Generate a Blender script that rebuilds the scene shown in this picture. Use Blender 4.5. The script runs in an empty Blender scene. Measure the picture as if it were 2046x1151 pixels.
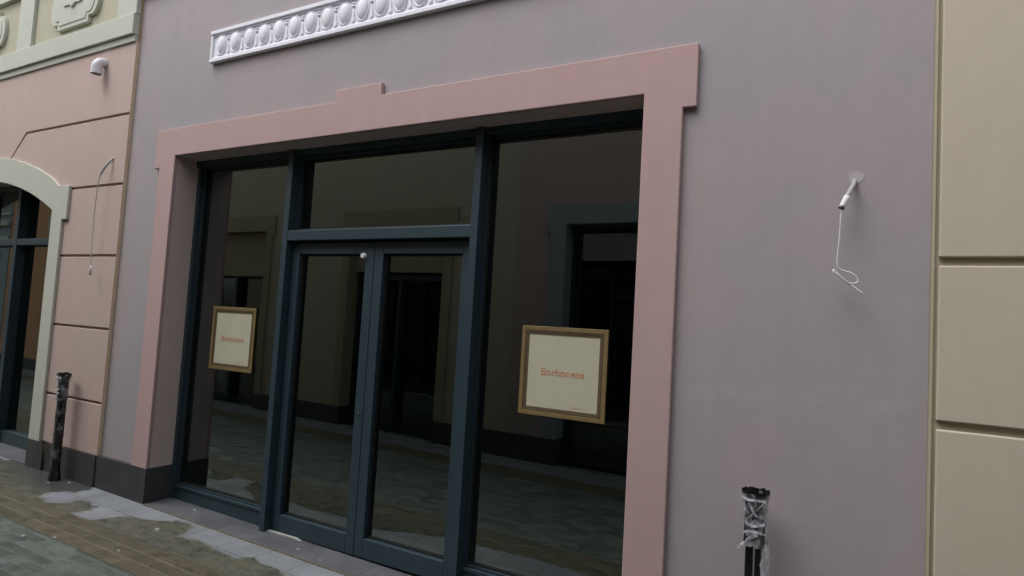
import bpy, bmesh, math, random
from mathutils import Vector, Matrix, noise
random.seed(7)
sc = bpy.context.scene
col = sc.collection

# ------------------------------------------------------------------ camera
f, yaw, pitch, roll, D = 1228.26, 0.500461, 0.0588739, 0.058604, 3.10799
cam_d = bpy.data.cameras.new('camera'); cam = bpy.data.objects.new('camera', cam_d); col.objects.link(cam)
sc.camera = cam
cam_d.sensor_width = 36.0; cam_d.lens = 36.0 * f / 2046.0
cam_d.clip_start = 0.02; cam_d.clip_end = 600
cy, sy = math.cos(yaw), math.sin(yaw)
fwd = Vector((-sy*math.cos(pitch), cy*math.cos(pitch), math.sin(pitch)))
right = Vector((cy, sy, 0)); up = right.cross(fwd)
r2 = right*math.cos(roll) + up*math.sin(roll); u2 = up*math.cos(roll) - right*math.sin(roll)
M = Matrix((r2, u2, -fwd)).transposed().to_4x4(); M.translation = Vector((0, -D, 1.65))
cam.matrix_world = M

# ------------------------------------------------------------------ sky, sun, exposure
SUN_EL, SUN_AZ = math.radians(62), math.radians(218)      # azimuth clockwise from +Y
w = bpy.data.worlds.new('World'); sc.world = w; w.use_nodes = True
nt = w.node_tree; bg = nt.nodes['Background']
sky = nt.nodes.new('ShaderNodeTexSky'); sky.sky_type = 'NISHITA'; sky.sun_disc = False
sky.sun_elevation = SUN_EL; sky.sun_rotation = SUN_AZ
sky.air_density = 1.0; sky.dust_density = 4.0
hs = nt.nodes.new('ShaderNodeHueSaturation'); hs.inputs['Saturation'].default_value = 0.22
nt.links.new(sky.outputs[0], hs.inputs['Color']); nt.links.new(hs.outputs[0], bg.inputs[0])
bg.inputs[1].default_value = 0.15
sl = bpy.data.lights.new('sun', 'SUN'); sl.energy = 0.55; sl.angle = math.radians(40); sl.color = (1, .985, .96)
so = bpy.data.objects.new('sun', sl); col.objects.link(so)
sd = Vector((math.sin(SUN_AZ)*math.cos(SUN_EL), math.cos(SUN_AZ)*math.cos(SUN_EL), math.sin(SUN_EL)))
so.rotation_euler = sd.to_track_quat('Z', 'Y').to_euler(); so.location = (-3, -6, 9)
sc.view_settings.view_transform = 'Standard'; sc.view_settings.look = 'None'
sc.view_settings.exposure = 0.80; sc.view_settings.gamma = 1.0
sc.cycles.caustics_reflective = False; sc.cycles.caustics_refractive = False

# ------------------------------------------------------------------ materials
def new_mat(name):
    m = bpy.data.materials.new(name); m.use_nodes = True
    n = m.node_tree.nodes; return m, n, m.node_tree.links, n['Principled BSDF']
def N(n, t, **kw):
    x = n.new(t)
    for k, v in kw.items():
        if isinstance(v, (int, float, tuple)) and k in x.inputs: x.inputs[k].default_value = v
        else: setattr(x, k, v)
    return x
def coords(n, l, scale=(1,1,1)):
    g = N(n, 'ShaderNodeNewGeometry'); mp = N(n, 'ShaderNodeMapping'); mp.inputs['Scale'].default_value = scale
    l.new(g.outputs['Position'], mp.inputs['Vector']); return mp.outputs[0]
def noise_n(n, l, vec, scale, detail=4, rough=.55):
    x = N(n, 'ShaderNodeTexNoise'); x.inputs['Scale'].default_value = scale
    x.inputs['Detail'].default_value = detail; x.inputs['Roughness'].default_value = rough
    l.new(vec, x.inputs['Vector']); return x
def ramp(n, l, src, stops):
    r = N(n, 'ShaderNodeValToRGB'); e = r.color_ramp.elements
    while len(e) > 1: e.remove(e[-1])
    e[0].position = stops[0][0]; e[0].color = (*stops[0][1], 1) if len(stops[0][1]) == 3 else stops[0][1]
    for p, c in stops[1:]:
        q = e.new(p); q.color = (*c, 1)
    l.new(src, r.inputs[0]); return r
def mix(n, l, fac, a, b, blend='MIX'):
    x = N(n, 'ShaderNodeMix', data_type='RGBA', blend_type=blend)
    for i, s in ((0, fac), (6, a), (7, b)):
        if hasattr(s, 'links') or hasattr(s, 'is_linked'): l.new(s, x.inputs[i])
        elif isinstance(s, (int, float)): x.inputs[i].default_value = s
        else: x.inputs[i].default_value = (*s, 1)
    return x.outputs[2]
def bump(n, l, b, height, strength=.2, dist=.01):
    x = N(n, 'ShaderNodeBump'); x.inputs['Strength'].default_value = strength; x.inputs['Distance'].default_value = dist
    l.new(height, x.inputs['Height']); l.new(x.outputs[0], b.inputs['Normal'])

def plaster(name, colr, tint=None, tintamt=.5, grain=1.0, stain=.0, rough=.9, bloom=False):
    """painted render: fine trowelled grain, large soft mottling of the paint, faint streaks"""
    m, n, l, b = new_mat(name)
    v = coords(n, l)
    big = noise_n(n, l, v, .9, 3, .5); mid = noise_n(n, l, v, 7, 5, .6); fine = noise_n(n, l, v, 160, 3, .7)
    vs = coords(n, l, (9, 9, .7)); streak = noise_n(n, l, vs, 1.0, 4, .6)
    c2 = tint or tuple(min(1, k*1.06) for k in colr)
    base = mix(n, l, ramp(n, l, big.outputs[0], [(.36, (0,0,0)), (.64, (1,1,1))]).outputs[0], colr, tuple(a*(1-tintamt)+c*tintamt for a, c in zip(colr, c2)))
    base = mix(n, l, ramp(n, l, mid.outputs[0], [(.3, (.965,.965,.965)), (.7, (1.03,1.03,1.03))]).outputs[0], base, base, 'MIX') if False else base
    mm = ramp(n, l, mid.outputs[0], [(.3, (.955,.955,.955)), (.7, (1,1,1))]).outputs[0]
    base = mix(n, l, 1.0, base, mm, 'MULTIPLY')
    ss = ramp(n, l, streak.outputs[0], [(.35, (1-.02-stain*.5,)*3), (.6, (1,1,1))]).outputs[0]
    base = mix(n, l, 1.0, base, ss, 'MULTIPLY')
    fg = ramp(n, l, fine.outputs[0], [(.3, (.94,.94,.94)), (.7, (1,1,1))]).outputs[0]
    base = mix(n, l, 1.0, base, fg, 'MULTIPLY')
    if bloom:   # faint salt bloom in a wandering band at about chest height
        sp = N(n, 'ShaderNodeSeparateXYZ'); l.new(v, sp.inputs[0])
        wob = N(n, 'ShaderNodeMath', operation='MULTIPLY_ADD'); l.new(big.outputs[0], wob.inputs[0]); wob.inputs[1].default_value = .35; l.new(sp.outputs[2], wob.inputs[2])
        band = ramp(n, l, N(n, 'ShaderNodeMapRange').outputs[0], [(0, (0,0,0)), (.42, (0,0,0)), (.5, (1,1,1)), (.56, (0,0,0)), (1, (0,0,0))])
        mr = band.inputs[0].links[0].from_node; l.new(wob.outputs[0], mr.inputs[0]); mr.inputs[1].default_value = 1.05; mr.inputs[2].default_value = 2.05
        pat = ramp(n, l, noise_n(n, l, coords(n, l, (2.2, 1, 5)), 2.5, 6, .7).outputs[0], [(.48, (0,0,0)), (.68, (.5,.5,.5))]).outputs[0]
        fc = mix(n, l, 1.0, band.outputs[0], pat, 'MULTIPLY')
        base = mix(n, l, fc, base, tuple(min(1, k*1.22) for k in colr))
    l.new(base, b.inputs['Base Color']); b.inputs['Roughness'].default_value = rough
    b.inputs['Specular IOR Level'].default_value = .25
    ad = N(n, 'ShaderNodeMath', operation='ADD'); l.new(fine.outputs[0], ad.inputs[0]); l.new(mid.outputs[0], ad.inputs[1])
    bump(n, l, b, ad.outputs[0], .22*grain, .006)
    return m

mauve = plaster('mauve_render', (.372, .354, .372), (.425, .356, .366), .9, stain=.02, bloom=True)
pink = plaster('pink_render', (.51, .355, .352), (.49, .365, .355), .7)
salmon = plaster('salmon_render', (.545, .412, .378), (.52, .425, .38), .8)
cream = plaster('cream_render', (.55, .492, .395), (.535, .49, .41), .6, grain=.5)
ochre = plaster('ochre_render', (.47, .445, .335), (.45, .44, .34), .6)
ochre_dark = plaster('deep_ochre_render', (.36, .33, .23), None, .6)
reveal_m = plaster('pink_grey_reveal', (.63, .52, .49), None, .6)
greige = plaster('pale_green_trim', (.53, .548, .475), (.55, .56, .495), .6, grain=.6)
white = plaster('white_plaster', (.86, .86, .93), None, .5, grain=.5, rough=.75)
bluegrey = plaster('blue_grey_trim', (.30, .35, .37), None, .5)
terracotta = plaster('terracotta_render', (.58, .33, .19), None, .5)
rose = plaster('dusty_rose_render', (.44, .36, .33), None, .6)
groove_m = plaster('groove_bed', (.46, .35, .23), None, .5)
lit_return_m = plaster('lit_orange_return', (.70, .56, .40), None, .5)  # orange of the panel return, with its lit look put into the colour
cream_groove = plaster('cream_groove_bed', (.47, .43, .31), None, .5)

def stone(name, a, b_, sx=1.2, wet=.0):
    m, n, l, b = new_mat(name)
    v = coords(n, l); big = noise_n(n, l, v, 3, 6, .65); fine = noise_n(n, l, v, 90, 3, .6)
    base = ramp(n, l, big.outputs[0], [(.3, a), (.7, b_)]).outputs[0]
    base = mix(n, l, 1, base, ramp(n, l, fine.outputs[0], [(.3, (.75,.75,.75)), (.7, (1,1,1))]).outputs[0], 'MULTIPLY')
    # vertical butt joints of the slabs
    sep = N(n, 'ShaderNodeSeparateXYZ'); l.new(v, sep.inputs[0])
    md = N(n, 'ShaderNodeMath', operation='PINGPONG'); l.new(sep.outputs[0], md.inputs[0]); md.inputs[1].default_value = sx/2
    lt = N(n, 'ShaderNodeMath', operation='LESS_THAN'); l.new(md.outputs[0], lt.inputs[0]); lt.inputs[1].default_value = .003
    base = mix(n, l, lt.outputs[0], base, tuple(k*.35 for k in a))
    l.new(base, b.inputs['Base Color']); b.inputs['Roughness'].default_value = .55
    bump(n, l, b, fine.outputs[0], .15, .004)
    return m
plinth_m = stone('dark_plinth_stone', (.036,.038,.041), (.072,.074,.076), 1.2)
sill_m = stone('grey_sill_stone', (.060,.065,.076), (.15,.155,.17), 1.35)

def metal_paint(name, c, rough=.42):
    m, n, l, b = new_mat(name)
    v = coords(n, l); a = noise_n(n, l, v, 14, 5, .6)
    l.new(ramp(n, l, a.outputs[0], [(.3, tuple(k*.82 for k in c)), (.7, c)]).outputs[0], b.inputs['Base Color'])
    rr = ramp(n, l, a.outputs[0], [(.3, (rough+.12,)*3), (.7, (rough-.06,)*3)]).outputs[0]
    l.new(rr, b.inputs['Roughness']); return m
frame_m = metal_paint('blue_grey_powder_coat', (.026, .050, .066))
gasket_m = metal_paint('black_gasket', (.008, .009, .01), .6)
grey_plastic = metal_paint('grey_conduit_plastic', (.36, .36, .39), .45)
white_plastic = metal_paint('white_plastic', (.72, .72, .76), .35)
black_plastic = metal_paint('black_plastic', (.007, .007, .009), .3)
brass = metal_paint('old_gold', (.205, .150, .060), .5)
brass_dark = metal_paint('dark_old_gold', (.125, .085, .050), .5)
pale_cable = metal_paint('pale_cable', (.50, .45, .46), .6)
steel = metal_paint('steel', (.09, .10, .11), .3)
red_print = metal_paint('red_print', (.56, .255, .16), .7)
pale_red = metal_paint('pale_red_print', (.58, .36, .25), .7)
paper = plaster('cream_paper', (.51, .495, .375), None, 0, grain=0, rough=.7)
debris_m = metal_paint('pale_debris', (.36, .37, .36), .8)
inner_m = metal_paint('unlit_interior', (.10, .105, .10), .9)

def glass_mat(name, tint=(.42,.45,.43), ior=2.55):
    m, n, l, b = new_mat(name); n.remove(b)
    out = n['Material Output']
    tr = N(n, 'ShaderNodeBsdfTransparent'); tr.inputs[0].default_value = (*tint, 1)
    gl = N(n, 'ShaderNodeBsdfGlossy'); gl.inputs['Roughness'].default_value = .012
    gl.inputs[0].default_value = (.90, 1.0, .96, 1)
    fr = N(n, 'ShaderNodeFresnel'); fr.inputs['IOR'].default_value = ior
    v = coords(n, l); nz = noise_n(n, l, v, 1.6, 2, .5)
    bp = N(n, 'ShaderNodeBump'); bp.inputs['Strength'].default_value = .10; bp.inputs['Distance'].default_value = .004
    l.new(nz.outputs[0], bp.inputs['Height']); l.new(bp.outputs[0], gl.inputs['Normal'])
    ms = N(n, 'ShaderNodeMixShader'); 
    gg = N(n, 'ShaderNodeNewGeometry'); inv = N(n, 'ShaderNodeMath', operation='SUBTRACT'); inv.inputs[0].default_value = 1; l.new(gg.outputs['Backfacing'], inv.inputs[1])
    mu = N(n, 'ShaderNodeMath', operation='MULTIPLY'); l.new(fr.outputs[0], mu.inputs[0]); l.new(inv.outputs[0], mu.inputs[1])
    l.new(mu.outputs[0], ms.inputs[0]); l.new(tr.outputs[0], ms.inputs[1]); l.new(gl.outputs[0], ms.inputs[2])
    l.new(ms.outputs[0], out.inputs[0]); return m
glass = glass_mat('shop_glass')

def film_mat(name, lo=.07, hi=.62):
    m, n, l, b = new_mat(name)
    v = coords(n, l, (1, 1, .7)); a = noise_n(n, l, v, 30, 2, .5)
    b.inputs['Base Color'].default_value = (.62, .64, .70, 1); b.inputs['Roughness'].default_value = .2
    l.new(ramp(n, l, a.outputs[0], [(.42, (lo,)*3), (.68, (hi,)*3)]).outputs[0], b.inputs['Alpha'])
    bump(n, l, b, a.outputs[0], .7, .012); return m
film = film_mat('cling_film')
thin_film = film_mat('thin_cling_film', .01, .22)
mid_film = film_mat('worn_cling_film', .02, .34)

# ------------------------------------------------------------------ mesh helpers
OPP = False          # when True, geometry is built for the far side of the lane, facing ours
YO = -3.24
def tr(x, y, z): return (x, YO - y, z) if OPP else (x, y, z)

def link(name, bm, mat, parent=None, bev=0, smooth=False):
    bmesh.ops.recalc_face_normals(bm, faces=bm.faces)
    me = bpy.data.meshes.new(name); bm.to_mesh(me); bm.free()
    if smooth:
        for p in me.polygons: p.use_smooth = True
    me.materials.append(mat)
    o = bpy.data.objects.new(name, me); col.objects.link(o)
    if parent is not None:
        o.parent = parent
        # roots stand at their base; parts are modelled in world coordinates
        if parent.type == 'EMPTY': o.location = -parent.location
    if bev:
        md = o.modifiers.new('bevel', 'BEVEL'); md.width = bev; md.segments = 2; md.limit_method = 'ANGLE'; md.angle_limit = math.radians(40)
    return o
def prism(bm, pts, y0, y1):
    """polygon in (x,z), thickness along y"""
    a = [bm.verts.new(tr(x, y0, z)) for x, z in pts]; b = [bm.verts.new(tr(x, y1, z)) for x, z in pts]
    bm.faces.new(a); bm.faces.new(list(reversed(b)))
    k = len(pts)
    for i in range(k): bm.faces.new((a[i], b[i], b[(i+1) % k], a[(i+1) % k]))
def box(bm, x0, x1, y0, y1, z0, z1): prism(bm, [(x0, z0), (x1, z0), (x1, z1), (x0, z1)], y0, y1)
def tube(bm, pts, rad, seg=12, caps=True):
    pts = [Vector(p) for p in pts]; rings = []
    rads = rad if isinstance(rad, (list, tuple)) else [rad]*len(pts)
    ref = None
    for i, p in enumerate(pts):
        t = (pts[min(i+1, len(pts)-1)] - pts[max(i-1, 0)]).normalized()
        if ref is None:
            ref = t.orthogonal().normalized()
        u = (ref - t*ref.dot(t)).normalized(); ref = u; v = t.cross(u)
        rings.append([bm.verts.new(p + (u*math.cos(a) + v*math.sin(a))*rads[i]) for a in [2*math.pi*k/seg for k in range(seg)]])
    for r, q in zip(rings, rings[1:]):
        for k in range(seg): bm.faces.new((r[k], r[(k+1) % seg], q[(k+1) % seg], q[k]))
    if caps: bm.faces.new(list(reversed(rings[0]))); bm.faces.new(rings[-1])
def smooth_path(pts, n=8):
    pts = [Vector(p) for p in pts]; out = []
    P = [pts[0]] + pts + [pts[-1]]
    for i in range(1, len(P)-2):
        p0, p1, p2, p3 = P[i-1:i+3]
        for k in range(n):
            t = k/n
            out.append(.5*((2*p1) + (p2-p0)*t + (2*p0-5*p1+4*p2-p3)*t*t + (-p0+3*p1-3*p2+p3)*t**3))
    out.append(pts[-1]); return out
def thing(name, loc, label, cat, group=None):
    o = bpy.data.objects.new(name, None); col.objects.link(o); o.location = loc; o.empty_display_size = .3
    o['label'] = label; o['category'] = cat
    if group: o['group'] = group
    return o
def tag(o, label, cat, group=None):
    o['label'] = label; o['category'] = cat
    if group: o['group'] = group
    return o
def structure(o): o['kind'] = 'structure'; return o

# ------------------------------------------------------------------ ground
def gz(x): return max(-.06, min(.06, -.0125*(x + 3.6)))
def strip_sheet(name, y0, y1, mat, lift, x0=-24, x1=16, step=.5, ystep=None):
    bm = bmesh.new(); nx = int(round((x1-x0)/step)); ny = 1 if not ystep else max(1, int(round((y1-y0)/ystep)))
    g = [[bm.verts.new((x0+(x1-x0)*i/nx, y0+(y1-y0)*j/ny, gz(x0+(x1-x0)*i/nx)+lift)) for j in range(ny+1)] for i in range(nx+1)]
    for i in range(nx):
        for j in range(ny): bm.faces.new((g[i][j], g[i+1][j], g[i+1][j+1], g[i][j+1]))
    return structure(link(name, bm, mat))

def paver_mat(name, a, b_, bw, bh, mortar, mort_c, off=.5, wet=.5, mottle=3.0, shift=(0,0,0)):
    m, n, l, b = new_mat(name)
    g = N(n, 'ShaderNodeNewGeometry'); mp = N(n, 'ShaderNodeMapping'); l.new(g.outputs['Position'], mp.inputs[0]); mp.inputs['Location'].default_value = shift
    br = N(n, 'ShaderNodeTexBrick'); br.offset = off
    br.inputs['Scale'].default_value = 1; br.inputs['Brick Width'].default_value = bw; br.inputs['Row Height'].default_value = bh
    br.inputs['Mortar Size'].default_value = mortar; br.inputs['Mortar Smooth'].default_value = .3; br.inputs['Bias'].default_value = -.1
    br.inputs['Color1'].default_value = (*a, 1); br.inputs['Color2'].default_value = (*b_, 1); br.inputs['Mortar'].default_value = (*mort_c, 1)
    l.new(mp.outputs[0], br.inputs['Vector'])
    v = coords(n, l, (1, 1.6, 1)); big = noise_n(n, l, v, mottle, 6, .65); fine = noise_n(n, l, coords(n, l), 70, 4, .7)
    base = mix(n, l, 1, br.outputs[0], ramp(n, l, big.outputs[0], [(.30, (.62,.65,.62)), (.5, (.86,.87,.86)), (.68, (1.0,1.0,1.0))]).outputs[0], 'MULTIPLY')
    base = mix(n, l, 1, base, ramp(n, l, fine.outputs[0], [(.3, (.72,.72,.72)), (.7, (1,1,1))]).outputs[0], 'MULTIPLY')
    l.new(base, b.inputs['Base Color'])
    l.new(ramp(n, l, big.outputs[0], [(.35, (.38,.38,.38)), (.62, (.62,.62,.62))]).outputs[0], b.inputs['Roughness'])
    hh = N(n, 'ShaderNodeMath', operation='SUBTRACT'); l.new(fine.outputs[0], hh.inputs[0]); l.new(br.outputs['Fac'], hh.inputs[1])
    bump(n, l, b, hh.outputs[0], .25, .006)
    return m
pavers = paver_mat('grey_green_pavers', (.095,.120,.108), (.19,.228,.21), .20, .075, .004, (.18,.205,.17), wet=.6, mottle=9.0)
brown_pavers = paver_mat('brown_pavers', (.120,.105,.068), (.145,.124,.080), 1.15, .1033, .0038, (.25,.235,.17), mottle=8, shift=(0, .795, 0))

def slab_mat():
    m, n, l, b = new_mat('half_dry_slabs')
    g = N(n, 'ShaderNodeNewGeometry')
    br = N(n, 'ShaderNodeTexBrick'); br.offset = .12; br.inputs['Scale'].default_value = 1
    br.inputs['Brick Width'].default_value = .335; br.inputs['Row Height'].default_value = .24; br.inputs['Mortar Size'].default_value = .0035
    br.inputs['Mortar Smooth'].default_value = .3
    br.inputs['Color1'].default_value = (.21,.23,.26,1); br.inputs['Color2'].default_value = (.28,.30,.33,1); br.inputs['Mortar'].default_value = (.12,.11,.10,1)
    mp = N(n, 'ShaderNodeMapping'); mp.inputs['Location'].default_value = (.08, 0, 0)
    l.new(g.outputs['Position'], mp.inputs[0]); l.new(mp.outputs[0], br.inputs['Vector'])
    br2 = N(n, 'ShaderNodeTexBrick'); br2.offset = .12
    for k in ('Scale', 'Brick Width', 'Row Height', 'Mortar Size', 'Mortar Smooth'): br2.inputs[k].default_value = br.inputs[k].default_value
    v = coords(n, l); big = noise_n(n, l, v, 4, 6, .7); fine = noise_n(n, l, v, 75, 4, .7)
    wetc = ramp(n, l, noise_n(n, l, coords(n, l, (1, 1.7, 1)), 6.5, 8, .7).outputs[0], [(.34, (.060,.072,.066)), (.45, (.108,.116,.092)), (.55, (.165,.158,.118)), (.66, (.095,.108,.105))]).outputs[0]
    wetc = mix(n, l, br.outputs['Fac'], wetc, (.10,.095,.075))
    at = N(n, 'ShaderNodeAttribute', attribute_name='dry')
    nz = noise_n(n, l, v, 11, 8, .72)
    dk = N(n, 'ShaderNodeAttribute', attribute_name='soak')
    wetc = mix(n, l, dk.outputs['Fac'], wetc, (.070,.074,.076))
    s = N(n, 'ShaderNodeMath', operation='MULTIPLY_ADD'); l.new(nz.outputs[0], s.inputs[0]); s.inputs[1].default_value = .95; l.new(at.outputs['Fac'], s.inputs[2])
    dry = ramp(n, l, s.outputs[0], [(.86, (0,0,0)), (.93, (.55,.55,.55)), (1.0, (1,1,1))]).outputs[0]
    dryc = mix(n, l, 1, br.outputs[0], ramp(n, l, big.outputs[0], [(.3, (.72,.72,.72)), (.65, (1,1,1))]).outputs[0], 'MULTIPLY')
    base = mix(n, l, dry, wetc, dryc)
    base = mix(n, l, 1, base, ramp(n, l, fine.outputs[0], [(.3, (.75,.75,.75)), (.7, (1,1,1))]).outputs[0], 'MULTIPLY')
    l.new(base, b.inputs['Base Color'])
    l.new(mix(n, l, dry, (.27,.27,.27), (.75,.75,.75)), b.inputs['Roughness'])
    bump(n, l, b, fine.outputs[0], .2, .005)
    return m
slab_m = slab_mat()
dryA = [(-5.72,.03),(-5.63,-.09),(-5.65,-.18),(-5.59,-.20),(-5.72,-.24),(-5.77,-.34),(-5.71,-.42),(-5.52,-.44),(-5.46,-.42),(-5.36,-.34),(-5.15,-.30),(-5.08,-.35),(-5.14,-.48),(-4.99,-.48),(-4.87,-.43),(-4.85,-.34),(-4.76,-.25),(-4.64,-.22),(-4.49,-.14),(-4.43,-.08),(-4.30,-.06),(-4.22,-.09),(-4.17,-.16),(-4.12,-.24),(-3.93,-.24),(-3.78,-.24),(-3.62,-.27),(-3.48,-.26),(-3.44,-.21),(-3.10,-.23),(-2.7,-.40),(-1.9,-.47),(-.8,-.44),(.5,-.47),(.5,.03)]
dryB = [(-7.9,.05),(-7.05,.05),(-7.15,-.08),(-7.9,-.10)]
holes = [[(-5.42,-.27),(-5.30,-.24),(-5.12,-.28),(-5.2,-.36),(-5.40,-.38)]]
def sdist(px, py, poly):
    ins = False; best = 9
    for i in range(len(poly)):
        x1, y1 = poly[i]; x2, y2 = poly[(i+1) % len(poly)]
        if (y1 > py) != (y2 > py) and px < (x2-x1)*(py-y1)/(y2-y1)+x1: ins = not ins
        dx, dy = x2-x1, y2-y1; t = max(0, min(1, ((px-x1)*dx+(py-y1)*dy)/(dx*dx+dy*dy)))
        best = min(best, math.hypot(px-x1-t*dx, py-y1-t*dy))
    return best if ins else -best
# big ground far below the paving joints, out to the horizon
bm = bmesh.new()
vs = [bm.verts.new(p) for p in ((-300,-300,-.10), (300,-300,-.10), (300,300,-.10), (-300,300,-.10))]; bm.faces.new(vs)
earth, n_, l_, b_ = new_mat('packed_earth')
l_.new(ramp(n_, l_, noise_n(n_, l_, coords(n_, l_), 2, 6, .6).outputs[0], [(.3, (.10,.09,.07)), (.7, (.16,.15,.12))]).outputs[0], b_.inputs['Base Color']); b_.inputs['Roughness'].default_value = .95
structure(link('ground', bm, earth))
strip_sheet('pavement', -3.4, .42, pavers, 0)
strip_sheet('brown_paving_band', -.795, -.485, brown_pavers, .004)
strip_sheet('brown_paving_band', -2.75, -2.44, brown_pavers, .004)
sl_ = strip_sheet('slab_border', -.485, .02, slab_m, .005, -14, 8, .02, .02)
at = sl_.data.attributes.new('dry', 'FLOAT', 'POINT')
for i, vtx in enumerate(sl_.data.vertices):
    x, y, _ = vtx.co
    if x < -5.9: d = sdist(x, y, dryB)
    else: d = sdist(x, y, dryA)
    for h in holes:
        if abs(x+5.4) < .5: d = min(d, -sdist(x, y, h))
    at.data[i].value = max(0, min(1, (.5 + d*5)))
so_ = sl_.data.attributes.new('soak', 'FLOAT', 'POINT')
for i, vtx in enumerate(sl_.data.vertices):
    x, y, _ = vtx.co
    so_.data[i].value = max(0, min(1, .5 + 5*sdist(x, y, [(-7.2,.05),(-5.5,.05),(-5.6,-.2),(-5.85,-.36),(-6.3,-.30),(-7.0,-.12)])))
sl2 = strip_sheet('slab_border', -3.26, -2.75, slab_m, .005, -24, 8, .25, .25)
at2 = sl2.data.attributes.new('dry', 'FLOAT', 'POINT')
for d_ in at2.data: d_.value = .50

# ------------------------------------------------------------------ shop fronts
def glazing(root, x0, x1, z0, z1, mulls, transom, doors, zb=.14, yg=.25, names=('window','door'), tags=None):
    """frame set in an opening; mulls = centre x of mullions, doors = (xa, xb) bay with two leaves"""
    ym = .14; fw = .055
    bm = bmesh.new()
    box(bm, x0, x1, ym+.03, yg+.02, z1-.05, z1)                                  # head
    box(bm, x0, x0+.035, ym+.05, yg+.02, z0, z1-.05)                              # jambs
    box(bm, x1-.035, x1, ym+.05, yg+.02, z0, z1-.05)
    for mx in mulls: box(bm, mx-fw/2, mx+fw/2, ym, yg+.02, z0, z1-.004)
    edges = [x0+.035] + [v for mx in mulls for v in (mx-fw/2, mx+fw/2)] + [x1-.035]
    bays = [(edges[i], edges[i+1]) for i in range(0, len(edges), 2)]
    for a, b in bays:
        isdoor = doors and a < sum(doors)/2 < b
        if isdoor or not doors:
            box(bm, a, b, ym+.003, yg+.02, transom[0], transom[1])
        if not isdoor:
            box(bm, a, b, .205, yg+.02, z0, z0+zb)
            box(bm, a, b, .195, .205, z0+zb-.018, z0+zb+.004)
    link('shopfront_frame', bm, frame_m, root, .003)
    def pane(parent, a, b, c, d, y=yg, name='pane'):
        q = bmesh.new(); g = .012
        for (u0, u1, v0, v1) in ((a, a+g, c, d), (b-g, b, c, d), (a+g, b-g, c, c+g), (a+g, b-g, d-g, d)):
            box(q, u0, u1, y-.012, y-.001, v0, v1)
        gk = link('gasket', q, gasket_m, parent)
        q = bmesh.new(); box(q, a, b, y, y+.01, c, d); return link(name, q, glass, parent)
    for a, b in bays:
        isdoor = doors and a < sum(doors)/2 < b
        if isdoor:
            wn = bmesh.new(); t = .018
            for (u0, u1, v0, v1) in ((a, a+t, transom[1], z1-.05), (b-t, b, transom[1], z1-.05), (a+t, b-t, transom[1], transom[1]+t), (a+t, b-t, z1-.05-t, z1-.05)):
                box(wn, u0, u1, yg-.03, yg+.018, v0, v1)
            wo = link('transom_window', wn, frame_m, root, .002); pane(wo, a+t, b-t, transom[1]+t, z1-.05-t)
            mid = (a+b)/2
            for k, (u, v) in enumerate(((a+.006, mid-.002), (mid+.002, b-.006))):
                dr = bmesh.new(); zt = transom[0]-.012; s = .078; yd = .20; zz = z0+.012
                gl0, gl1, gz0, gz1 = u+s, v-s, z0+.14, zt-.085
                box(dr, u, gl0, yd, yg+.015, zz, zt); box(dr, gl1, v, yd, yg+.015, zz, zt)
                box(dr, gl0, gl1, yd, yg+.015, zz, gz0); box(dr, gl0, gl1, yd, yg+.015, gz1, zt)
                do = link('door', dr, frame_m, root, .004)
                pane(do, gl0, gl1, gz0, gz1, yg-.005)
                if k == 0 and not OPP:
                    lk = bmesh.new(); tube(lk, [(v-.035, yd+.001, .97), (v-.035, yd-.008, .97)], .011, 16); link('lock', lk, steel, do)
                    st = bmesh.new(); tube(st, [(gl1-.012, yd-.001, gz1-.015), (gl1-.012, yd-.022, gz1-.015)], [.022, .018], 16)
                    box(st, gl1-.03, gl1+.012, yd-.012, yd-.001, gz1-.028, gz1-.002)
                    link('door_sensor', st, white_plastic, do, .002)
        else:
            wn = bmesh.new(); t = .014; zc = z0+zb
            for (u0, u1, v0, v1) in ((a, a+t, zc, z1-.05), (b-t, b, zc, z1-.05), (a+t, b-t, zc, zc+t), (a+t, b-t, z1-.05-t, z1-.05)):
                box(wn, u0, u1, yg-.025, yg+.018, v0, v1)
            wo = link('window', wn, frame_m, root, .002)
            if not doors:
                pane(wo, a+t, b-t, zc+t, transom[0]); pane(wo, a+t, b-t, transom[1], z1-.05-t)
            else: pane(wo, a+t, b-t, zc+t, z1-.05-t)
    # unlit room behind
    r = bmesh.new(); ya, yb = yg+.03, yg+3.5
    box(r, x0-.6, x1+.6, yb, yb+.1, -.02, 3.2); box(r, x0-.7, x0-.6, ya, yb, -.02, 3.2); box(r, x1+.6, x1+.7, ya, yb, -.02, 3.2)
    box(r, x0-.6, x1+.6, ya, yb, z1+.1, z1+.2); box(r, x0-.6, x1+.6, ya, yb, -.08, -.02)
    link('interior', r, inner_m, root)

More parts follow.
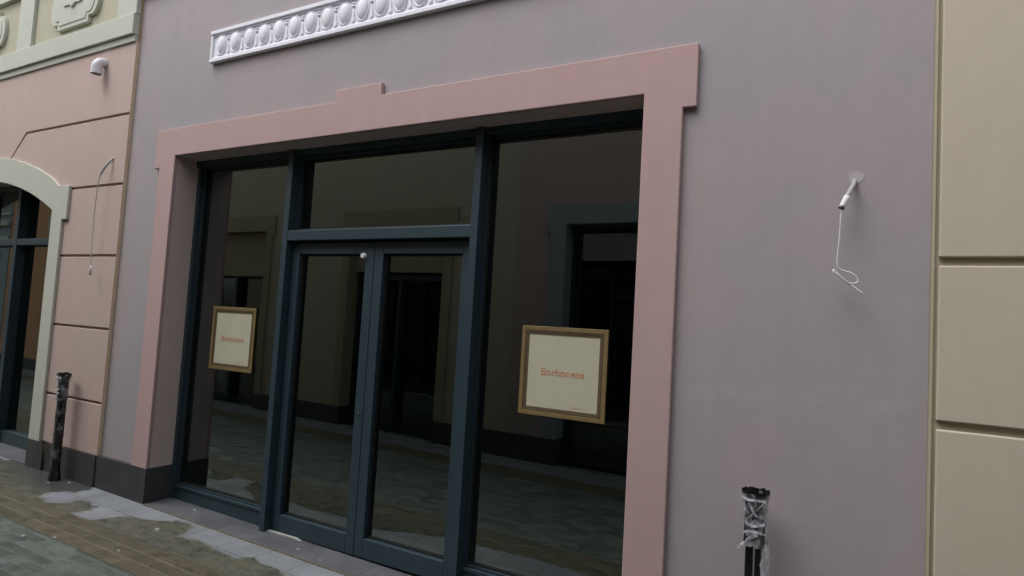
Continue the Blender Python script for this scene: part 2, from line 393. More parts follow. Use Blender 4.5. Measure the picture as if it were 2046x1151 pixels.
def wall_with_openings(bm, X0, X1, Z1, ops, y0, y1, Z0=-.08):
    """ops sorted left to right: (x0, x1, ztop)"""
    pts = [(X0, Z0), (X0, Z1), (X1, Z1), (X1, Z0)]
    for a, b, zt in reversed(ops): pts += [(b, Z0), (b, zt), (a, zt), (a, Z0)]
    prism(bm, pts, y0, y1)
def surround_poly(a, b, zt, sw=.205, st=.235, ear=.068, earh=.33, step=None):
    o0, o1, top = a-sw, b+sw, zt+st
    pts = [(a, -.05), (o0, -.05), (o0, top-earh), (o0-ear, top-earh), (o0-ear, top)]
    if step: pts += [(step[0], top), (step[0], top+.085), (step[1], top+.085), (step[1], top)]
    pts += [(o1+ear, top), (o1+ear, top-earh), (o1, top-earh), (o1, -.05), (b, -.05), (b, zt), (a, zt)]
    return pts
def plinth(root, X0, X1, ops, proud=.033, reveal=.205):
    xs = [X0] + [v for a, b, _ in ops for v in (a, b)] + [X1]
    for i in range(0, len(xs), 2):
        a, b = xs[i], xs[i+1]; first, last = i == 0, i+2 == len(xs)
        a2 = a + (0 if first else -.003); b2 = b + (0 if last else .003)
        pts = [(a2, -proud), (b2, -proud)]
        pts += [(b2, -.001)] if last else [(b2, reveal), (b-.02, reveal), (b-.02, -.001)]
        pts += [(a2, -.001)] if first else [(a+.02, -.001), (a+.02, reveal), (a2, reveal)]
        bm = bmesh.new(); lo = [bm.verts.new(tr(x, y, -.09)) for x, y in pts]; hi = [bm.verts.new(tr(x, y, .305)) for x, y in pts]
        bm.faces.new(lo); bm.faces.new(hi); k = len(pts)
        for q in range(k): bm.faces.new((lo[q], lo[(q+1) % k], hi[(q+1) % k], hi[q]))
        link('plinth', bm, plinth_m, root, .003)

# ================================================================== main shop
XL, XR, ZT = -4.972, -.962, 2.895
shop = thing('shop_building', (-2.7, .2, 0), 'mauve rendered shop front with pink door surround and blue-grey glazed double doors', 'building')
bm = bmesh.new(); wall_with_openings(bm, -5.69, .305, 5.3, [(XL-.012, XR+.012, ZT+.012)], 0, .4)
link('wall', bm, mauve, shop)
bm = bmesh.new(); prism(bm, surround_poly(XL, XR, ZT, step=(-3.185, -2.765)), -.03, -.0005)
link('door_surround', bm, pink, shop, .005)
bm = bmesh.new(); prism(bm, [(XL-.0119, -.05), (XL-.0119, ZT+.0119), (XR+.0119, ZT+.0119), (XR+.0119, -.05), (XR, -.05), (XR, ZT), (XL, ZT), (XL, -.05)], -.0004, .30)
link('reveal', bm, reveal_m, shop)
plinth(shop, -5.69, .305, [(XL, XR, ZT)])
bm = bmesh.new(); box(bm, XL+.003, XR-.003, -.03, .40, -.10, .004)
# the sill slopes with the pavement
for v in bm.verts:
    if v.co.z > -.05: v.co.z += gz(v.co.x) + .006
link('threshold', bm, sill_m, shop, .004)
moss, n_, l_, b_ = new_mat('mossy_joint'); b_.inputs['Roughness'].default_value = .9
l_.new(ramp(n_, l_, noise_n(n_, l_, coords(n_, l_), 30, 5, .6).outputs[0], [(.35, (.05,.042,.025)), (.6, (.13,.11,.055))]).outputs[0], b_.inputs['Base Color'])
bm = bmesh.new(); box(bm, XL+.02, XR-.02, -.043, -.0302, -.09, .009)
for v in bm.verts:
    if v.co.z > -.05: v.co.z += gz(v.co.x)
link('threshold_joint', bm, moss, shop)
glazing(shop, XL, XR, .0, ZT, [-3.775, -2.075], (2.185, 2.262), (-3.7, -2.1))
# egg moulding frieze
bm = bmesh.new(); FX0, FX1, F0, F1 = -4.62, -1.36, 3.632, 3.893
box(bm, FX0, FX1, -.018, -.0005, F0, F1)
box(bm, FX0, FX1, -.038, -.018, F0, F0+.030); box(bm, FX0, FX1, -.042, -.018, F1-.030, F1)
box(bm, FX0, FX0+.022, -.034, -.018, F0+.030, F1-.030); box(bm, FX1-.022, FX1, -.034, -.018, F0+.030, F1-.030)
box(bm, FX0+.022, FX1-.022, -.027, -.018, F0+.030, F0+.042); box(bm, FX0+.022, FX1-.022, -.029, -.018, F1-.044, F1-.030)
frz = link('frieze', bm, white, shop, .004)
egg_me = None
for i in range(19):
    ex = -4.497 + .1667*i
    if egg_me is None:
        bm = bmesh.new(); bmesh.ops.create_uvsphere(bm, u_segments=20, v_segments=14, radius=1)
        for v in bm.verts:
            z = v.co.z; k = 1 - .16*z*(1 if z < 0 else -.4)
            v.co = Vector((v.co.x*.047*(1+.10*z), v.co.y*.024, z*.076))
        # shell rim behind the egg, like a cupped socket
        rim = [(math.cos(t)*.063, math.sin(t)*.088) for t in [2*math.pi*k/28 for k in range(28)]]
        rv = [bm.verts.new((x, .004, z)) for x, z in rim]; rw = [bm.verts.new((x, -.007, z)) for x, z in rim]
        ri = [bm.verts.new((x*.88, -.007, z*.90)) for x, z in rim]; rj = [bm.verts.new((x*.80, -.001, z*.84)) for x, z in rim]
        for k in range(28):
            j = (k+1) % 28
            bm.faces.new((rv[k], rw[k], rw[j], rv[j])); bm.faces.new((rw[k], ri[k], ri[j], rw[j])); bm.faces.new((ri[k], rj[k], rj[j], ri[j]))
        o = link('egg', bm, white, frz, smooth=True); egg_me = o.data
    else:
        o = bpy.data.objects.new('egg', egg_me); col.objects.link(o); o.parent = frz
    o.location = (ex, -.020, 3.770)
for i in range(18):
    ex = -4.497 + .1667*(i+.5)
    bm = bmesh.new()
    # dart: small leaf-shaped tongue with a knob above
    prism(bm, [(ex, 3.684), (ex+.018, 3.70), (ex+.012, 3.735), (ex+.009, 3.77), (ex, 3.785), (ex-.009, 3.77), (ex-.012, 3.735), (ex-.018, 3.70)], -.027, -.018)
    box(bm, ex-.016, ex+.016, -.030, -.018, 3.800, 3.812)
    box(bm, ex-.013, ex+.013, -.028, -.018, 3.822, 3.834)
    link('dart', bm, white, frz, .004)
bm = bmesh.new(); box(bm, -5.69, .305, -.05, -.0005, 4.43, 4.60); box(bm, -5.69, .305, -.08, -.0005, 4.60, 4.66)
link('string_course', bm, mauve, shop, .006)
bm = bmesh.new(); box(bm, -5.72, .33, -.10, .44, 5.3, 5.38); link('parapet_cap', bm, greige, shop, .01)

# ================================================================== right building
rb = thing('cream_building', (3.2, .2, 0), 'cream rendered building with wide horizontal grooves right of the mauve shop', 'building')
bm = bmesh.new(); box(bm, .306, 8, .0, .4, -.08, 5.2); link('wall', bm, cream_groove, rb)
bm = bmesh.new()
for a, b in ((2.033, 5.2), (1.357, 1.998), (.66, 1.322), (.30, .63)):
    box(bm, .332, 8, -.022, -.0005, a, b)
link('wall_panels', bm, cream, rb, .006)
bm = bmesh.new(); box(bm, .309, .318, -.012, -.0005, .30, 5.2); link('edge_bead', bm, cream_groove, rb)
bm = bmesh.new(); box(bm, .306, 8, -.034, -.001, -.09, .30); link('plinth', bm, plinth_m, rb, .003)

# ================================================================== left building
lb = thing('salmon_building', (-9, .2, 0), 'salmon rendered building with pale green trim and an arched shop window', 'building')
CX, AR = -8.42, 3.64; AZ = 2.87 - AR                      # arch centre line, radius
def arc(r, xa, xb, n=24): return [(xa+(xb-xa)*k/n, AZ + math.sqrt(r*r-(xa+(xb-xa)*k/n-CX)**2)) for k in range(n+1)]
OL, OR = 2*CX+6.82, -6.82
bm = bmesh.new()
prism(bm, [(-14, -.08), (-14, 5.2), (-5.6905, 5.2), (-5.6905, -.08), (OR+.01, -.08)] + [(x, z+.01) for x, z in arc(AR, OR+.01, OL-.01)] + [(OL-.01, -.08)], -.012, .4)
link('wall', bm, groove_m, lb)
bm = bmesh.new(); E = -5.6905; g = .011
def mir(p): return [(2*CX-x, z) for x, z in p]
RB = [(E, 2.699+g), (E, 3.341-g), (-7.54, 3.341-g), (-7.865, 3.05)] + [(x, z) for x, z in arc(AR+.08, -7.865, -6.74, 14)] + [(-6.74, 2.699+g)]
prism(bm, RB, -.032, -.0125); L2 = mir(RB); L2 = [(max(x, -14), z) for x, z in L2]; prism(bm, L2, -.032, -.0125)
prism(bm, [(E, 4.0), (E, 3.341+g), (-7.555, 3.341+g), (-7.885, 3.055)] + arc(AR+.12, -7.885, 2*CX+7.885, 10) + [(2*CX+7.555, 3.341+g), (-14, 3.341+g), (-14, 4.0)], -.032, -.0125)
for za, zb in ((2.052, 2.699), (1.397, 2.052), (.748, 1.397), (.30, .748)):
    zz = .300 if za == .30 else za+g
    box(bm, -6.74, E, -.032, -.0125, zz, zb-g); box(bm, -14, 2*CX+6.74, -.032, -.0125, zz, zb-g)
link('wall_panels', bm, salmon, lb, .004)
bm = bmesh.new(); box(bm, -5.6903, -5.6885, -.0335, -.0006, .306, 3.999); link('lit_return_strip', bm, lit_return_m, lb)  # added strip, brightens the shaded side return of the panels by colour
# arched surround with ears
OO, OI = -6.625, -6.545
bm = bmesh.new(); oa = arc(AR+.265, -6.78, 2*CX+6.78, 36)
half = [(OR, -.05), (OO, -.05), (OO, 2.40), (OI, 2.40), (OI, 2.725), (-6.74, 2.735)]
pts = half + [p for p in oa if -10.05 < p[0] < -6.80] + list(reversed(mir(half))) + list(reversed(arc(AR, OR, OL, 36)))
prism(bm, pts, -.058, -.0325)
# reveal lining
arcp = arc(AR, OR, OL, 36)
for (xa, za), (xb, zb) in zip(arcp, arcp[1:]): prism(bm, [(xa, za), (xb, zb), (xb, zb+.009), (xa, za+.009)], -.0325, .3)
link('arched_surround', bm, greige, lb, .004)
bm = bmesh.new(); box(bm, OR, OR+.0099, -.0325, .30, -.05, 2.50); link('reveal', bm, salmon, lb)
bm = bmesh.new(); box(bm, OL-.0099, OL, -.0325, .30, -.05, 2.50); link('reveal', bm, salmon, lb)
bm = bmesh.new()
box(bm, OR+.0, OI+.012, -.062, -.0585, -.09, .300)
link('plinth', bm, plinth_m, lb)
bm = bmesh.new(); box(bm, OI+.020, -5.692, -.045, -.0325, -.09, .299); link('plinth', bm, plinth_m, lb)
bm = bmesh.new(); box(bm, -14, OL, -.045, -.0325, -.09, .299); link('plinth', bm, plinth_m, lb)
bm = bmesh.new(); box(bm, OR-.004, OR-.0005, -.062, .2, -.09, .30); link('plinth', bm, plinth_m, lb)
# upper storey band, pilasters, plaques
bm = bmesh.new()
box(bm, -14, -5.70, -.075, -.0125, 4.062, 4.255); box(bm, -14, -5.70, -.050, -.0125, 4.0, 4.060)
box(bm, -14, -5.70, -.070, -.0125, 4.87, 5.02)
for px in (-5.85, -7.76, -9.62, -11.48): box(bm, px-.155, px+.155, -.060, -.0125, 4.256, 4.869)
link('upper_band', bm, greige, lb, .006)
bm = bmesh.new()
for a, b in ((-7.60, -6.01), (-9.46, -7.92), (-11.32, -9.78), (-14, -11.64)): box(bm, a, b, -.026, -.0125, 4.256, 4.869)
link('frieze_panels', bm, ochre, lb)
bm = bmesh.new(); box(bm, -14, -5.70, -.09, .42, 5.2, 5.29); link('parapet_cap', bm, greige, lb, .01)
def plaque(cx):
    cz = 4.565; pts = []
    q = [(.285, -.235), (.285, -.170), (.345, -.170)]
    e = [(.345+.095*math.cos(t), .170*math.sin(t)) for t in [math.radians(-80+160*k/12) for k in range(13)]]
    r = [(.345, .170), (.285, .170), (.285, .235)]
    right_ = q + e + r
    pts = right_ + [(-x, z) for x, z in reversed(right_)]
    bm = bmesh.new(); prism(bm, [(cx+x, cz+z) for x, z in pts], -.062, -.0265)
    prism(bm, [(cx+x*.86, cz+z*.82) for x, z in pts], -.068, -.0622)
    p = link('plaque', bm, greige, lb, .008)
    bm = bmesh.new()
    prism(bm, [(cx-.07, cz), (cx, cz+.045), (cx+.07, cz), (cx, cz-.045)], -.086, -.0685)
    prism(bm, [(cx-.17, cz-.008), (cx-.06, cz-.012), (cx-.06, cz+.012), (cx-.17, cz+.008)], -.080, -.0685)
    prism(bm, [(cx+.17, cz-.008), (cx+.17, cz+.008), (cx+.06, cz+.012), (cx+.06, cz-.012)], -.080, -.0685)
    link('ornament', bm, greige, p, .006)
for cx in (-6.79, -8.66, -10.52): plaque(cx)
bm = bmesh.new(); box(bm, OL+.003, OR-.006, -.05, .4, -.10, .01)
for v in bm.verts:
    if v.co.z > -.05: v.co.z += gz(v.co.x) + .006
link('threshold', bm, sill_m, lb, .004)
# arched window frame
ym, yg = .16, .25
bm = bmesh.new()
for mx in (-8.02, -8.90): box(bm, mx-.035, mx+.035, ym, yg+.02, 0, AZ+math.sqrt(AR**2-(mx-CX)**2)-.01)
edges = [OR-.04, -8.02+.035, -8.02-.035, -8.90+.035, -8.90-.035, OL+.04]
for a, b in ((edges[1], edges[0]), (edges[3], edges[2]), (edges[5], edges[4])):
    box(bm, a, b, ym+.003, yg+.02, 2.195, 2.265); box(bm, a, b, .195, yg+.02, 0, .19)
box(bm, OR-.04, OR-.0045, ym+.02, yg+.02, 0, 2.49); box(bm, OL+.0045, OL+.04, ym+.02, yg+.02, 0, 2.49)
ai = arc(AR-.05, OR-.03, OL+.03, 30); ao = arc(AR-.003, OR-.03, OL+.03, 30)
prism(bm, ao + list(reversed(ai)), ym+.01, yg+.02)
fr_ = link('shopfront_frame', bm, frame_m, lb, .003)
for a, b in ((edges[1], edges[0]), (edges[3], edges[2]), (edges[5], edges[4])):
    q = bmesh.new(); prism(q, [(b, .19), (b, 2.195), (a, 2.195), (a, .19)], yg, yg+.01); link('pane', q, glass, fr_)
    q = bmesh.new(); prism(q, [(b, 2.265)] + arc(AR-.052, min(b, OR-.04), max(a, OL+.04), 10) + [(a, 2.265)], yg, yg+.01); link('pane', q, glass, fr_)
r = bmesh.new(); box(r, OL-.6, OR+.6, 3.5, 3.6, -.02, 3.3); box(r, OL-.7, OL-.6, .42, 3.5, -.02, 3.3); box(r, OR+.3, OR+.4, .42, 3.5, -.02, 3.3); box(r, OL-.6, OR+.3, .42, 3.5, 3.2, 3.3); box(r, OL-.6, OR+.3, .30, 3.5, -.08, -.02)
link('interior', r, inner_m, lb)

# ================================================================== buildings across the lane (seen mirrored in the glass)
OPP = True
ob = thing('rose_building', (-1.0, YO-.2, 0), 'dusty rose shop front with blue-grey surround, reflected in the right-hand window', 'building')
OA = [(-3.02, .99, 2.905)]
bm = bmesh.new(); wall_with_openings(bm, -3.72, 8, 4.9, [(-3.032, 1.002, 2.917)], 0, .4); link('wall', bm, rose, ob)
bm = bmesh.new(); prism(bm, surround_poly(-3.02, .99, 2.905), -.03, -.0005)
box(bm, -3.0319, -3.02, 0, .30, -.05, 2.905); box(bm, .99, 1.0019, 0, .30, -.05, 2.905); box(bm, -3.02, .99, 0, .30, 2.905, 2.9169)
link('door_surround', bm, bluegrey, ob, .004)
plinth(ob, -3.72, 8, OA); glazing(ob, -3.02, .99, 0, 2.905, [-1.825, -.125], (2.185, 2.262), (-1.8, -.2))
bm = bmesh.new(); box(bm, -3.72, 8, -.09, .44, 4.9, 4.98); link('parapet_cap', bm, greige, ob, .01)
yb = thing('ochre_building', (-8.5, YO-.2, 0), 'ochre rendered building with two narrow shop windows, reflected in the glazed doors', 'building')
OB = [(-10.06, -8.36, 2.93), (-6.50, -4.81, 2.93)]
bm = bmesh.new(); wall_with_openings(bm, -15.09, -3.721, 4.9, [(a-.012, b+.012, z+.012) for a, b, z in OB], 0, .4); link('wall', bm, ochre, yb)
for a, b, z in OB:
    bm = bmesh.new(); prism(bm, surround_poly(a, b, z, sw=.14, st=.26, ear=.05), -.03, -.0005)
    box(bm, a-.0119, a, 0, .30, -.05, z); box(bm, b, b+.0119, 0, .30, -.05, z); box(bm, a, b, 0, .30, z, z+.0119)
    link('door_surround', bm, ochre_dark, yb, .004)
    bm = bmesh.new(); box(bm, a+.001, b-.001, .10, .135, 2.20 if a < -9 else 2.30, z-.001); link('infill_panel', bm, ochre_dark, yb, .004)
    glazing(yb, a, b, 0, z, [(a+b)/2], (2.185, 2.262), None)
plinth(yb, -15.09, -3.721, OB)
bm = bmesh.new(); box(bm, -15.09, -3.721, -.09, .44, 4.9, 4.98); link('parapet_cap', bm, greige, yb, .01)
tb = thing('terracotta_building', (-16.1, YO-.2, 0), 'narrow terracotta building reflected in the arched window at the left', 'building')
bm = bmesh.new(); box(bm, -16.95, -15.10, -.02, .4, -.08, 5.3); link('wall', bm, terracotta, tb)
bm = bmesh.new(); box(bm, -15.20, -15.12, -.05, -.0205, .30, 3.0); box(bm, -15.28, -15.12, -.05, -.0205, 3.001, 3.42); link('corner_pilaster', bm, greige, tb, .005)
bm = bmesh.new(); box(bm, -16.95, -15.10, -.055, -.0205, -.09, .299); link('plinth', bm, plinth_m, tb)
gb = thing('green_building', (-22, YO-.2, 0), 'pale green building with horizontal mouldings reflected at the far left of the arched window', 'building')
bm = bmesh.new(); wall_with_openings(bm, -32, -17.051, 5.0, [(-19.4, -17.4, 2.6)], 0, .4); link('wall', bm, bluegrey, gb)
bm = bmesh.new()
for za, zb_, pr in ((2.9, 3.0, .05), (3.25, 3.36, .09), (3.5, 3.56, .05), (3.8, 4.0, .12)): box(bm, -32, -17.051, -pr, -.0005, za, zb_)
link('moulding', bm, greige, gb, .006)
glazing(gb, -19.4, -17.4, 0, 2.6, [-18.4], (2.185, 2.262), None)
plinth(gb, -32, -17.051, [(-19.4, -17.4, 2.6)])
OPP = False

# ================================================================== signs on the glass
def text_mesh(s, size, extr):
    cu = bpy.data.curves.new('lettering', 'FONT'); cu.body = s; cu.size = size; cu.extrude = extr; cu.align_x = 'CENTER'; cu.align_y = 'CENTER'
    cu.resolution_u = 6
    to = bpy.data.objects.new('tmp', cu); col.objects.link(to); bpy.context.view_layer.update()
    me = bpy.data.meshes.new_from_object(to); bpy.data.objects.remove(to)
    return me
def sign(x0, x1, z0, z1, label):
    y = .2495
    s = thing('framed_sign', ((x0+x1)/2, y, z0), label, 'sign', 'framed signs on the shop windows')
    bm = bmesh.new(); wd = .026
    def ring(a, b, c, d, t, ya, yb):
        for (u0, u1, v0, v1) in ((a, a+t, c, d), (b-t, b, c, d), (a+t, b-t, c, c+t), (a+t, b-t, d-t, d)): box(bm, u0, u1, ya, yb, v0, v1)
    ring(x0, x1, z0, z1, wd, y-.012, y-.002)
    fr = link('frame', bm, brass, s, .002)
    bm = bmesh.new(); ring(x0+wd, x1-wd, z0+wd, z1-wd, .024, y-.008, y-.002); ring(x0+wd+.004, x1-wd-.004, z0+wd+.004, z1-wd-.004, .006, y-.0105, y-.0081)
    link('inner_border', bm, brass_dark, fr, .001)
    for zz in (z0+.038, z1-.038):
        bm = bmesh.new(); tube(bm, [((x0+x1)/2-.01, y-.008, zz), ((x0+x1)/2-.01, y-.013, zz)], .006, 10)
        link('fixing_stud', bm, brass_dark, fr)
    t = wd+.024
    bm = bmesh.new(); box(bm, x0+t, x1-t, y-.006, y-.002, z0+t, z1-t); pp = link('paper', bm, paper, s)
    me = text_mesh('Borbonese', .062, .0006); me.materials.append(red_print)
    o = bpy.data.objects.new('lettering', me); col.objects.link(o); o.parent = pp
    wtx = max(v.co.x for v in me.vertices)-min(v.co.x for v in me.vertices)
    o.rotation_euler = (math.pi/2, 0, 0); o.scale = (.275/wtx, 1.0, 1); o.location = ((x0+x1)/2, y-.0070, (z0+z1)/2-.004)
    # small faded print at lower right (not legible in the photograph)
    bm = bmesh.new(); xx = x1-t-.165
    for wdt in (.012, .009, .014, .008, .011, 0, .010, 0, .013, .009):
        if wdt: box(bm, xx, xx+wdt-.003, y-.0068, y-.0061, z0+t+.014, z0+t+.014+random.uniform(.008, .014))
        xx += wdt if wdt else .012
    link('small_print', bm, pale_red, pp)
    return s
sign(-4.672, -4.145, 1.139, 1.657, 'gold framed cream sign with red lettering on the window left of the doors')
sign(-1.740, -1.187, 1.117, 1.649, 'gold framed cream sign with red lettering on the window right of the doors')

# ================================================================== cables, drain
def fixture(name, loc, label, cat): return thing(name, loc, label, cat)
c1 = thing('cable_outlet', (.015, 0, 2.38), 'short grey conduit on the mauve wall with a looped white cable hanging from it', 'cable')
bm = bmesh.new(); tube(bm, smooth_path([(.017, .001, 2.385), (.012, -.03, 2.355), (-.003, -.065, 2.315), (-.013, -.078, 2.290)], 5), .0105, 14); link('conduit', bm, grey_plastic, c1, smooth=True)
bm = bmesh.new(); tube(bm, [(-.011, -.076, 2.296), (-.015, -.080, 2.284), (-.028, -.092, 2.250), (-.031, -.094, 2.243)], [.0125, .0135, .0135, .012], 14); link('coupling', bm, white_plastic, c1, smooth=True)
bm = bmesh.new(); tube(bm, [(-.0308, -.0938, 2.2435), (-.0325, -.095, 2.239)], .0125, 14); link('conduit_mouth', bm, black_plastic, c1)
cp = [(-.030,-.092,2.248), (-.033,-.094,2.20), (-.036,-.094,2.11), (-.042,-.092,2.02), (-.040,-.090,1.982),
      (-.022,-.086,1.968), (.016,-.080,1.955), (.038,-.076,1.929), (.030,-.078,1.914), (.005,-.083,1.913),
      (-.017,-.088,1.929), (-.039,-.092,1.950), (-.057,-.090,1.964), (-.050,-.084,1.969), (-.028,-.080,1.940), (0,-.080,1.914), (.030,-.080,1.892), (.057,-.078,1.869)]
bm = bmesh.new(); tube(bm, smooth_path(cp, 6), .0034, 8); link('cable', bm, white_plastic, c1, smooth=True)
# filler patch round the hole
patch = plaster('filler', (.47, .43, .45), None, .5)
bm = bmesh.new(); pp = [(.02+math.cos(t)*(.030+.007*math.sin(3*t+1)), 2.395+math.sin(t)*(.034+.006*math.cos(2*t))) for t in [2*math.pi*k/30 for k in range(30)]]
prism(bm, pp, -.0015, -.0004); link('filler_patch', bm, patch, c1)

c2 = thing('cable_outlet', (-5.885, -.03, 2.94), 'thin pale cable hanging straight down the salmon wall from a grey conduit', 'cable')
bm = bmesh.new(); tube(bm, smooth_path([(-5.884, -.030, 2.945), (-5.893, -.06, 2.90), (-5.915, -.085, 2.84), (-5.938, -.098, 2.782)], 5), .010, 12); link('conduit', bm, grey_plastic, c2, smooth=True)
bm = bmesh.new(); tube(bm, smooth_path([(-5.937, -.097, 2.79), (-5.950, -.10, 2.74), (-5.968, -.10, 2.60), (-5.974, -.10, 2.45), (-5.968, -.10, 2.2), (-5.955, -.10, 2.0), (-5.945, -.10, 1.93)], 5), .0042, 8); link('cable', bm, pale_cable, c2, smooth=True)
bm = bmesh.new(); tube(bm, [(-5.946, -.10, 1.955), (-5.943, -.10, 1.93), (-5.937, -.10, 1.868)], [.005, .008, .013], 10); link('cable_end', bm, white_plastic, c2, smooth=True)

dn = thing('drain_elbow', (-6.17, -.03, 3.86), 'white plastic elbow pipe sticking out of the salmon wall under the band', 'pipe')
bm = bmesh.new(); R = .060
ep = [(-6.17, -.031, 3.868), (-6.17, -.045, 3.868)] + [(-6.17, -.045-R*math.sin(t), 3.868-R+R*math.cos(t)) for t in [math.pi/2*k/10 for k in range(1, 11)]] + [(-6.17, -.045-R, 3.755)]
tube(bm, ep, .043, 20, caps=False); link('elbow', bm, white_plastic, dn, smooth=True)
bm = bmesh.new(); tube(bm, [(-6.17, -.105, 3.796), (-6.17, -.105, 3.742)], .0455, 20, caps=False); tube(bm, [(-6.17, -.105, 3.742), (-6.17, -.105, 3.80)], .039, 20, caps=False); link('socket', bm, white_plastic, dn, smooth=True)
bm = bmesh.new(); tube(bm, [(-6.17, -.033, 3.868), (-6.17, -.0315, 3.868)], .05, 20); link('wall_collar', bm, grey_plastic, dn)

# ================================================================== wrapped posts
def wrapped_post(x, y, label, wide, seed, tape_bottom):
    rnd = random.Random(seed); zb = gz(x)
    t = thing('wrapped_post', (x, y, zb), label, 'post', 'black wrapped pipe stubs by the walls')
    # two square black tubes bundled side by side with a gap
    bm = bmesh.new()
    for (a, b) in ((-.034, -.003), (.005, .032)): box(bm, x+a, x+b, y-.026, y+.026, zb-.02, .93)
    link('pipe', bm, black_plastic, t, .006)
    # black sheeting cup flaring at the top
    def sleeve(prof, seg=36, wob=.004, close=False, seedv=0.0, sq=.7):
        bm = bmesh.new(); rings = []
        for (z, rx, ry, cx) in prof:
            r = []
            for k in range(seg):
                a = 2*math.pi*k/seg; ca, sa = math.cos(a), math.sin(a)
                e = (abs(ca)**2.6+abs(sa)**2.6)**(-1/2.6)
                nz = noise.noise(Vector((ca*2+seedv, sa*2, z*26)))*wob + noise.noise(Vector((ca*5, sa*5+seedv, z*60)))*wob*.6
                r.append(bm.verts.new((x+cx+ca*e*(rx+nz), y+sa*e*(ry+nz), z + (noise.noise(Vector((ca*3, sa*3, seedv)))*.012 if z in (prof[0][0], prof[-1][0]) else 0))))
            rings.append(r)
        for p, q in zip(rings, rings[1:]):
            for k in range(seg): bm.faces.new((p[k], p[(k+1) % seg], q[(k+1) % seg], q[k]))
        if close: bm.faces.new(rings[0])
        return bm
    W = wide
    zz = [ .74, .76, .78, .80, .82, .84, .86, .88, .90, .92, .94, .955, .968, .98]
    def prof_top(off): return [(z, (.044 if z < .93 else .044+(W-.044)*min(1, (z-.90)/.075))+off, .036+off+(.012*max(0, (z-.9)/.08)), 0) for z in zz]
    link('sheeting', sleeve(prof_top(0), wob=.003, seedv=seed), black_plastic, t, smooth=True)
    nfil = [(z, rx+.0045, ry+.0045, .006 if z < .85 else 0) for z, rx, ry, _ in prof_top(0)][:-1]
    link('cling_film', sleeve(nfil, wob=.009, seedv=seed+3), mid_film if tape_bottom else film, t, smooth=True)
    zl = [zb+.01+k*(.75-zb)/26 for k in range(27)]
    if tape_bottom:
        link('cling_film', sleeve([(z, .041+.004*math.sin(z*30), .035, -.002) for z in zl], wob=.008, seedv=seed+8), thin_film, t, smooth=True)
        link('sheeting', sleeve([(z, .040, .033, 0) for z in zl], wob=.003, seedv=seed+9), black_plastic, t, smooth=True)
        link('sheeting', sleeve([(zb+.0, .05, .042, 0), (zb+.02, .052, .044, 0), (zb+.05, .050, .042, 0), (zb+.09, .043, .036, 0)], wob=.004, seedv=seed+5), black_plastic, t, smooth=True)
    else:
        link('cling_film', sleeve([(z, .020+.004*math.sin(z*21), .030, .044) for z in zl], wob=.010, seedv=seed+8), film, t, smooth=True)
    # twisted strands of film: bright crossing folds
    bm = bmesh.new()
    def strand(p, w0):
        pts = smooth_path(p, 6); prev = None
        for i, q in enumerate(pts):
            ww = w0*(.6+.5*rnd.random())
            d = Vector((0, -.001, 1)) if abs((pts[min(i+1, len(pts)-1)]-pts[max(i-1, 0)]).normalized().z) < .7 else Vector((1, 0, 0))
            v = (bm.verts.new(q+d*ww/2), bm.verts.new(q-d*ww/2+Vector((0, -.002*rnd.random(), 0))))
            if prev: bm.faces.new((prev[0], v[0], v[1], prev[1]))
            prev = v
    yf = y-.047
    strand([(x+W-.008, yf-.004, .955), (x+.02, yf-.004, .915), (x-.015, yf, .875), (x-.042, yf, .845)], .010)
    strand([(x-W+.006, yf-.006, .955), (x-.02, yf-.006, .945), (x+.03, yf-.006, .948), (x+W-.008, yf-.004, .94)], .014)
    strand([(x-.02, yf-.002, .93), (x-.005, yf-.002, .90), (x+.012, yf, .875)], .016)
    strand([(x-.035, yf, .845), (x, yf-.003, .835), (x+.046, yf, .85)], .015)
    strand([(x-.045, yf, .80), (x-.01, yf-.002, .812), (x+.05, yf, .806)], .012)
    strand([(x+.02, yf, .80), (x-.01, yf-.004, .785), (x-.03, yf-.010, .77), (x-.050, yf-.018, .745), (x-.062, yf-.02, .738)], .016)
    link('film_fold', bm, film_fold, t)
    return t
film_fold, n_, l_, b_ = new_mat('gathered_film'); b_.inputs['Base Color'].default_value = (.60,.62,.68,1); b_.inputs['Roughness'].default_value = .35
l_.new(ramp(n_, l_, noise_n(n_, l_, coords(n_, l_), 45, 4, .6).outputs[0], [(.35, (.25,.25,.25)), (.65, (.95,.95,.95))]).outputs[0], b_.inputs['Alpha'])
wrapped_post(-.336, -.13, 'black post wrapped in cling film in front of the mauve wall', .058, 3.1, False)
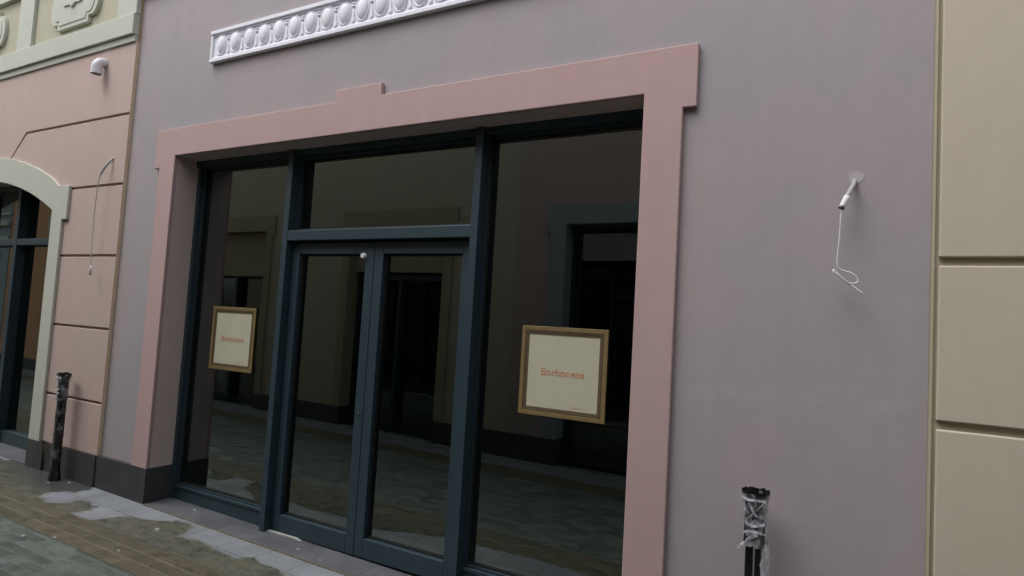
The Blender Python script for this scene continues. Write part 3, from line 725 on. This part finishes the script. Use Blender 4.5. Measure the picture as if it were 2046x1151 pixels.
wrapped_post(-6.14, -.13, 'mostly bare black post, thinly wrapped, in front of the salmon wall beside the arched window', .066, 8.4, True)

# ================================================================== litter
def chip(x, y, r, label, base=None, rot=0):
    rnd = random.Random(int(x*977+y*131)); z0 = base if base is not None else gz(x)+.0045
    r *= .8
    bm = bmesh.new(); k = rnd.randint(5, 7)
    pts = [(x+math.cos(a+rot)*r*rnd.uniform(.6, 1.2)*1.3, y+math.sin(a+rot)*r*rnd.uniform(.6, 1.1)*.8) for a in [2*math.pi*i/k for i in range(k)]]
    a = [bm.verts.new((p, q, z0)) for p, q in pts]; b = [bm.verts.new((x+(p-x)*.8, y+(q-y)*.8, z0+r*.45)) for p, q in pts]
    bm.faces.new(a); bm.faces.new(b)
    for i in range(k): bm.faces.new((a[i], a[(i+1) % k], b[(i+1) % k], b[i]))
    tag(link('plaster_chip', bm, debris_m), label, 'debris', 'plaster chips on the paving')
chip(-4.35, -.29, .028, 'largest pale plaster chip on the wet slabs before the left window')
chip(-4.54, .13, .016, 'pale plaster chip lying on the sill under the left window', gz(-4.54)+.0108)
chip(-4.17, -.66, .017, 'pale plaster chip in the middle of the brown paving band')
chip(-4.70, -.79, .017, 'pale plaster chip where brown band meets green-grey paving')
chip(-4.87, -.90, .024, 'flat pale chip on the green-grey paving beyond the brown band')
chip(-5.97, -.09, .017, 'pale chip on dark wet paving right of the wrapped post')
chip(-6.08, -.20, .012, 'tiny pale chip on the wet paving at the foot of the wrapped post')
chip(-5.15, -.93, .020, 'pale chip on the green-grey paving at the left edge of the photo')
chip(-3.30, .06, .014, 'small pale chip on the sill before the left door leaf', gz(-3.30)+.0108)
chip(-3.05, .02, .012, 'small pale chip on the sill under the meeting of the doors', gz(-3.05)+.0108)
bm = bmesh.new(); prism(bm, [(-3.76, 0), (-3.40, 0), (-3.45, .012), (-3.74, .010)], .165, .19)
for v in bm.verts: v.co.z += gz(-3.6)+.011
tag(link('paper_strip', bm, debris_m), 'white strip lying on the sill under the left door leaf', 'strip')
